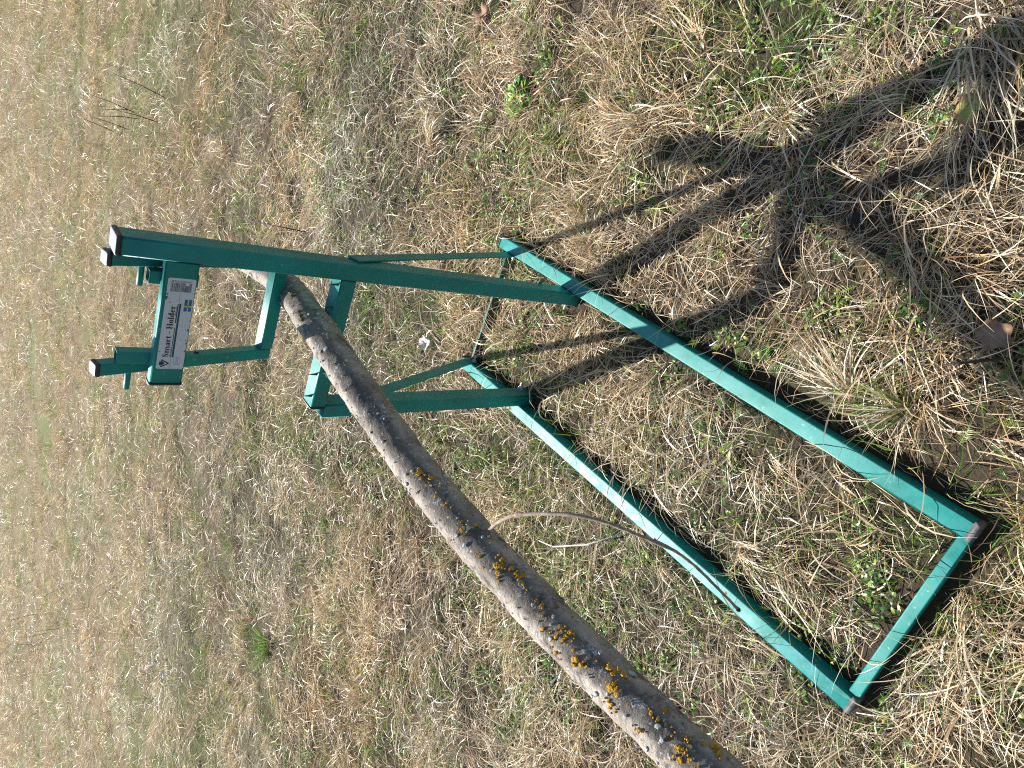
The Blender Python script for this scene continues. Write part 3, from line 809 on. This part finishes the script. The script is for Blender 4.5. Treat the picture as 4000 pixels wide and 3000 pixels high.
mb = MB()
for sx, sy, sz in YPIX:
    i, a = log_pix(sx, sy); p, n, t = log_point(i, a); dep = (p - camloc).dot(fw); m_ = sz / FPX * dep
    crust(mb, i, a, m_ * .85)
    for _ in range(5 if sz > 9 else 2): crust(mb, max(0, min(len(lp) - 1, i + rl.randint(-2, 2))), a + rl.uniform(-1, 1) * m_ / lr[i] * 1.3, m_ * rl.uniform(.25, .5), .001, 8)
for _ in range(70):
    i = rl.randint(index_at(-.75), len(lp) - 2); crust(mb, i, rl.uniform(-1.5, 2.6), rl.uniform(.001, .0032), .0008, 7)
yl = mb.obj('orange_lichen', M_YL, LOG); tag(yl, kind='stuff', label='orange crusts of lichen')
mb = MB()
for _ in range(420):
    i = rl.randint(0, len(lp) - 2); crust(mb, i, rl.uniform(0, 6.28), rl.uniform(.0012, .0045) * (1.6 if rl.random() < .1 else 1), .0007, 8)
gl = mb.obj('grey_lichen', plain('grey_lichen', (.42, .44, .43), .95), LOG); tag(gl, kind='stuff', label='grey-white flakes of lichen')
# shaggy little beard lichens and a moss cushion
mb = MB()
for _ in range(46):
    i = rl.randint(0, index_at(-.95)); a = rl.uniform(-1.2, 2.4); p, n, t = log_point(i, a)
    for _ in range(9):
        d = (n + Vector((rl.uniform(-1, 1), rl.uniform(-1, 1), rl.uniform(-1, 1))) * .9).normalized()
        q = p - n * .001 + t * rl.uniform(-.004, .004) - org; e = q + d * rl.uniform(.003, .010); sd = d.cross(Vector((rl.random(), rl.random(), 1))).normalized() * .0009
        mb.add([q - sd, q + sd, e + sd * .5, e - sd * .5], [[0, 1, 2, 3]])
bl = mb.obj('beard_lichen', M_GL, LOG); tag(bl, kind='stuff', label='pale shaggy tufts of lichen')
mb = MB()
for sx, sy, sz in ((1182, 1245, 11), (1145, 1158, 7), (1178, 1235, 8), (1172, 1218, 5)):
    i, a = log_pix(sx, sy); p, n, t = log_point(i, a)
    for _ in range(46):
        q = p + (t * rl.gauss(0, 1) + n.cross(t) * rl.gauss(0, 1)) * sz * .00028 - n * .002 - org
        d = (n + Vector((rl.uniform(-1, 1), rl.uniform(-1, 1), rl.uniform(-1, 1))) * .7).normalized(); sd = d.cross(t).normalized() * .0011; e = q + d * rl.uniform(.004, .008)
        mb.add([q - sd, q + sd, e], [[0, 1, 2]])
ms = mb.obj('moss_cushion', M_MOSS, LOG); tag(ms, kind='stuff', label='yellow-green moss cushion')
# the side twig
tw = [(-1.060, -.262, .735), (-1.072, -.226, .737), (-1.104, -.18, .745), (-1.136, -.15, .74), (-1.189, -.113, .72), (-1.231, -.096, .69), (-1.28, -.093, .65), (-1.321, -.1, .60), (-1.354, -.118, .56), (-1.388, -.139, .53), (-1.421, -.161, .50)]
twp = []
for i in range(len(tw) - 1):
    a, b, c, d = [Vector(F(q[1], q[0], q[2])) for q in (tw[max(i - 1, 0)], tw[i], tw[i + 1], tw[min(i + 2, len(tw) - 1)])]
    for j in range(6):
        t = j / 6; twp.append(.5 * (2 * b + (c - a) * t + (2 * a - 5 * b + 4 * c - d) * t * t + (3 * b - a - 3 * c + d) * t ** 3))
twp.append(F(tw[-1][1], tw[-1][0], tw[-1][2]))
rad = []
for i in range(len(twp)):
    t = i / len(twp); rr = .0039 - .0017 * t
    rr *= 1 + .10 * math.sin(i * 2.1) + (.35 if abs(i - 40) < 1.5 else 0) + (.3 if abs(i - 16) < 1 else 0) + (.25 if i > len(twp) - 3 else 0); rad.append(rr)
mb = MB(); rod(mb, [p - org + Vector((noise.noise(p * 60), noise.noise(p * 60 + Vector((9, 0, 0))), 0)) * .0012 for p in twp], rad, 10); tg = mb.obj('twig', M_TWIG, LOG, True)
mb = MB(); q = twp[40] - org; rod(mb, [q, q + Vector((.006, .004, .006)), q + Vector((.009, .007, .004))], [.003, .0022, .0008], 7); mb.obj('bud', M_TWIG, tg, True)
mb = MB(); q = twp[-1] - org; dd = (twp[-1] - twp[-3]).normalized(); rod(mb, [q, q + dd * .004, q + dd * .006], [.0036, .0034, .002], 8); mb.obj('twig_tip', M_HOLE, tg)

# ------------------------------------------------------------------ single plants and litter
def tuft(name, label, cat, px, n, lmin, lmax, az0, azs, lean, droop, green, w=(.0015, .0036), rad=.02, mat=None, group=None):
    p = at(px[0], px[1], 0); z = gz(p.x, p.y); B = Blades(); r = rad * np.sqrt(rng.random(n)); t = rng.uniform(0, 6.283, n)
    base = np.stack([p.x + r * np.cos(t), p.y + r * np.sin(t), np.full(n, z)], 1)
    az = t + rng.normal(0, .5, n) if az0 is None else az0 + rng.normal(0, azs, n)
    g = rng.random(n) < green; a0, a1 = straw_cols(n); b0, b1 = green_cols(n)
    c0 = np.where(g[:, None], b0, a0); c1 = np.where(g[:, None], b1, a1)
    B.add(base, az, rng.uniform(R(lean[0]), R(lean[1]), n), rng.uniform(lmin, lmax, n), rng.uniform(w[0], w[1], n), rng.uniform(R(droop[0]), R(droop[1]), n), rng.normal(0, .35, n), c0, c1, 6)
    o = B.build(name, mat or M_STRAW, None, (p.x, p.y, z)); return tag(o, label, cat, group)
tuft('straw_tuft', 'large pale straw tuft fanning out beside the unbleached rail', 'grass tuft', (3330, 1530), 130, .10, .22, R(35), .75, (12, 65), (30, 100), .04)
tuft('grass_tuft', 'mixed green and straw tuft just behind the large pale fan', 'grass tuft', (3540, 1600), 110, .08, .18, R(80), 1.1, (20, 75), (30, 90), .45)
tuft('straw_tuft', 'bright straw tuft next to the small dark cone', 'grass tuft', (3080, 470), 90, .07, .15, R(200), 1.2, (20, 80), (40, 110), .03)
tuft('straw_mound', 'rounded mound of fine pale grass behind the end of the tall post rail', 'grass tuft', (2310, 960), 420, .05, .12, None, 1, (30, 88), (60, 150), .08, (.001, .002), .06)
tuft('straw_tuft', 'tan drooping tuft combed sideways beyond the tall post brace', 'grass tuft', (1700, 570), 150, .10, .2, R(-60), .35, (30, 70), (60, 120), .02)
tuft('green_tuft', 'dense fresh green grass tuft below the hanging log', 'grass tuft', (1050, 2520), 90, .08, .18, None, 1, (40, 88), (20, 80), .95, (.002, .005), .05, M_GREEN)
tuft('straw_fan', 'long pale straw swept across the corner of the meadow nearest the round leaf', 'grass tuft', (3900, 150), 170, .12, .24, R(190), .4, (8, 40), (20, 70), .08, (.002, .0045), .07)
# leafy plant
p = at(2030, 385, 0); B = Blades(); n = 90; r = .05 * np.sqrt(rng.random(n)); t = rng.uniform(0, 6.283, n); z0 = gz(p.x, p.y)
base = np.stack([p.x + r * np.cos(t), p.y + r * np.sin(t), np.full(n, z0) + rng.uniform(.005, .03, n)], 1); c0, c1 = green_cols(n, np.array([1.25, 1.3, 1]))
B.add(base, t + rng.normal(0, .7, n), rng.uniform(.2, 1.1, n), rng.uniform(.018, .04, n), rng.uniform(.010, .018, n), np.full(n, .8), np.zeros(n), c0, c1, 5, .12, leaf=True)
tag(B.build('leafy_plant', M_GREEN, None, (p.x, p.y, z0)), 'bright green leafy rosette plant in the straw away from the sawhorse', 'plant')

def leaf_mesh(name, label, px, size, rz, outline, mats, lift=.022, curl=.25, seed=1):
    p = at(px[0], px[1], lift); q = random.Random(seed); N = 28; v = [(0, 0, 0)]; f = []
    for ring in (.5, 1):
        for i in range(N):
            a = 2 * math.pi * i / N; rr = size * outline(a) * ring * (1 + (.05 * q.uniform(-1, 1) if ring == 1 else 0))
            v.append((rr * math.cos(a), rr * math.sin(a), curl * rr * rr / size * (1 + .6 * math.sin(3 * a + seed)) + .03 * size * math.sin(5 * a)))
    for i in range(N):
        j = (i + 1) % N; f.append([0, 1 + i, 1 + j]); f.append([1 + i, 1 + N + i, 1 + N + j, 1 + j])
    o = mesh(name, v, f, mats, None, True); o.location = p; o.rotation_euler = (.12, -.15, rz)
    s = o.modifiers.new('th', 'SOLIDIFY'); s.thickness = .0006
    return tag(o, label, 'leaf')
def leafmat(name, a, b, c):
    k = NT(name); ln = k.n('ShaderNodeVectorMath', operation='LENGTH'); k.l(k.coord(), ln.inputs[0])
    n = k.noise(70, 5, .7); d = k.math('ADD', k.math('MULTIPLY', ln.outputs['Value'], 26), k.math('MULTIPLY', n, .5))
    k.l(k.ramp(d, [(.3, a), (.7, b), (1, c)]), k.b.inputs['Base Color']); k.b.inputs['Roughness'].default_value = .6; k.bump(n, .4, .003); return k.m
M_L1 = leafmat('yellow_green_leaf', (.34, .42, .09), (.32, .33, .08), (.36, .19, .09)); M_L2 = leafmat('brown_leaf', (.36, .25, .16), (.28, .18, .11), (.20, .12, .07)); M_L3 = leafmat('bleached_leaf', (.6, .56, .5), (.66, .62, .56), (.5, .45, .4))
def notch(a): d = abs((a + math.pi) % (2 * math.pi) - math.pi); return 1 - .75 * math.exp(-(d / .22) ** 2)
def lobed(a): return .72 + .28 * abs(math.sin(2.5 * a + .4))
leaf_mesh('round_leaf', 'rounded yellow-green leaf with a notch and reddish rim', (3795, 425), .027, R(-130), notch, M_L1, .055)
leaf_mesh('crumpled_leaf', 'crumpled brown lobed dead leaf lying alone near the large pale straw fan', (3885, 1310), .030, 1., lobed, M_L2, .045, .5, 2)
leaf_mesh('tan_leaf', 'torn tan dead leaf beyond the leafy green rosette', (1885, 55), .034, 2., lobed, M_L2, .035, .4, 3)
leaf_mesh('bleached_leaf', 'bleached white curled dead leaf behind the lower jaw', (1665, 1340), .032, .5, lobed, M_L3, .035, .5, 4)
for i, pp in enumerate(((3575, 240), (3555, 322), (3588, 318))): leaf_mesh('withered_leaf', 'small withered brown leaf half buried near the notched leaf', pp, .014, i, notch, M_L2, .022, .7, 5 + i)['group'] = 'three withered brown leaves'
# cone
p = at(2885, 360, .018); CONE = empty('pine_cone', tuple(p)); CONE.rotation_euler = (R(82), 0, R(55)); tag(CONE, 'small dark weathered cone lying beside green weeds', 'cone')
M_CONE = leafmat('cone_brown', (.09, .065, .05), (.16, .12, .09), (.24, .20, .16)); mb = MB(); rod(mb, [(0, 0, -.028), (0, 0, -.01), (0, 0, .012), (0, 0, .03)], [.004, .009, .008, .002], 8); mb.obj('core', M_CONE, CONE)
sc_me = None
for i in range(34):
    a = i * 2.39996; h = -.026 + .0016 * i; rr = .004 + .009 * math.sin(math.pi * (i + 4) / 40)
    if sc_me is None:
        sc = mesh('scale', [(-.0025, 0, -.001), (.0025, 0, -.001), (.0052, .007, .003), (0, .0105, .0055), (-.0052, .007, .003), (0, .005, .0005)], [[0, 1, 5], [1, 2, 5], [2, 3, 5], [3, 4, 5], [4, 0, 5]], M_CONE, CONE); sc_me = sc.data
    else: sc = link('scale', sc_me, None, CONE)
    sc.location = (rr * .5 * math.cos(a), rr * .5 * math.sin(a), h); sc.rotation_euler = (.5, 0, a - math.pi / 2)
# dead stems and a stick
M_STEM = plain('dark_stem', (.05, .028, .018), .7)
def stem_obj(name, label, pts, rad, cat='stem', group=None, mat=None):
    o0 = pts[0]; mb = MB(); rod(mb, [Vector(q) - o0 for q in pts], rad, 6); o = mb.obj(name, mat or M_STEM, None, True); o.location = o0; return tag(o, label, cat, group)
a, b = at(1190, 905, .03), at(950, 855, .20); stem_obj('bramble_shoot', 'dark arched dead shoot behind the tall post', [a, a.lerp(b, .35) + Vector((0, 0, .035)), a.lerp(b, .7) + Vector((0, 0, .03)), b], [.004, .0035, .003, .0015])
a, b = at(3660, 1430, .03), at(4000, 1392, .035); stem_obj('stick', 'thin reddish brown stick lying by the mixed green tuft', [a, a.lerp(b, .5) + Vector((0, 0, .006)), b], [.002, .003, .003], 'stick')
stem_obj('pale_stalk', 'pale curved dry stalk lying under the side twig of the log', [at(2105, 2112, .04), at(2160, 2135, .05), at(2290, 2128, .055), at(2430, 2085, .045)], [.0015, .0028, .0026, .001], 'stalk', None, M_L3)
q = random.Random(4)
for i in range(12):
    sx, sy = (q.gauss(560, 60), q.gauss(440, 60)) if i < 7 else (q.gauss(200, 50), q.gauss(2400, 60))
    a = at(sx, sy, 0); a.z = gz(a.x, a.y); h = q.uniform(.25, .45); d = Vector((q.uniform(-.12, .12), q.uniform(-.1, .1), h))
    far = i >= 7
    stem_obj('dead_stalk', 'thin dark dead stalk standing in the far grass, ' + ('on the log side' if far else 'on the tall post side'), [a, a + d * .5 + Vector((.01, 0, 0)), a + d], [.004, .0032, .0015], 'stalk', 'dark stalks on the log side' if far else 'dark stalks on the tall post side')
# two small blue flowers
M_PET = plain('blue_petal', (.06, .07, .42), .6)
for px, lb in (((628, 2580), 'small blue flower farther from the log in the dry grass'), ((680, 2632), 'small blue flower nearer the log in the dry grass')):
    p = at(px[0], px[1], .05); g0 = gz(p.x, p.y); FL = empty('blue_flower', (p.x, p.y, g0)); tag(FL, lb, 'flower')
    mb = MB(); rod(mb, [(0, 0, 0), (.004, 0, .05), (.002, 0, .085)], [.002, .0018, .0015], 6); mb.obj('flower_stem', M_MOSS, FL)
    for i in range(6):
        a = i * 1.0472; u_ = Vector((math.cos(a), math.sin(a), .35)); s_ = Vector((-math.sin(a), math.cos(a), 0)); c = Vector((.002, 0, .085))
        mesh('petal', [c, c + u_ * .012 - s_ * .007, c + u_ * .022, c + u_ * .012 + s_ * .007], [[0, 1, 2, 3]], M_PET, FL)
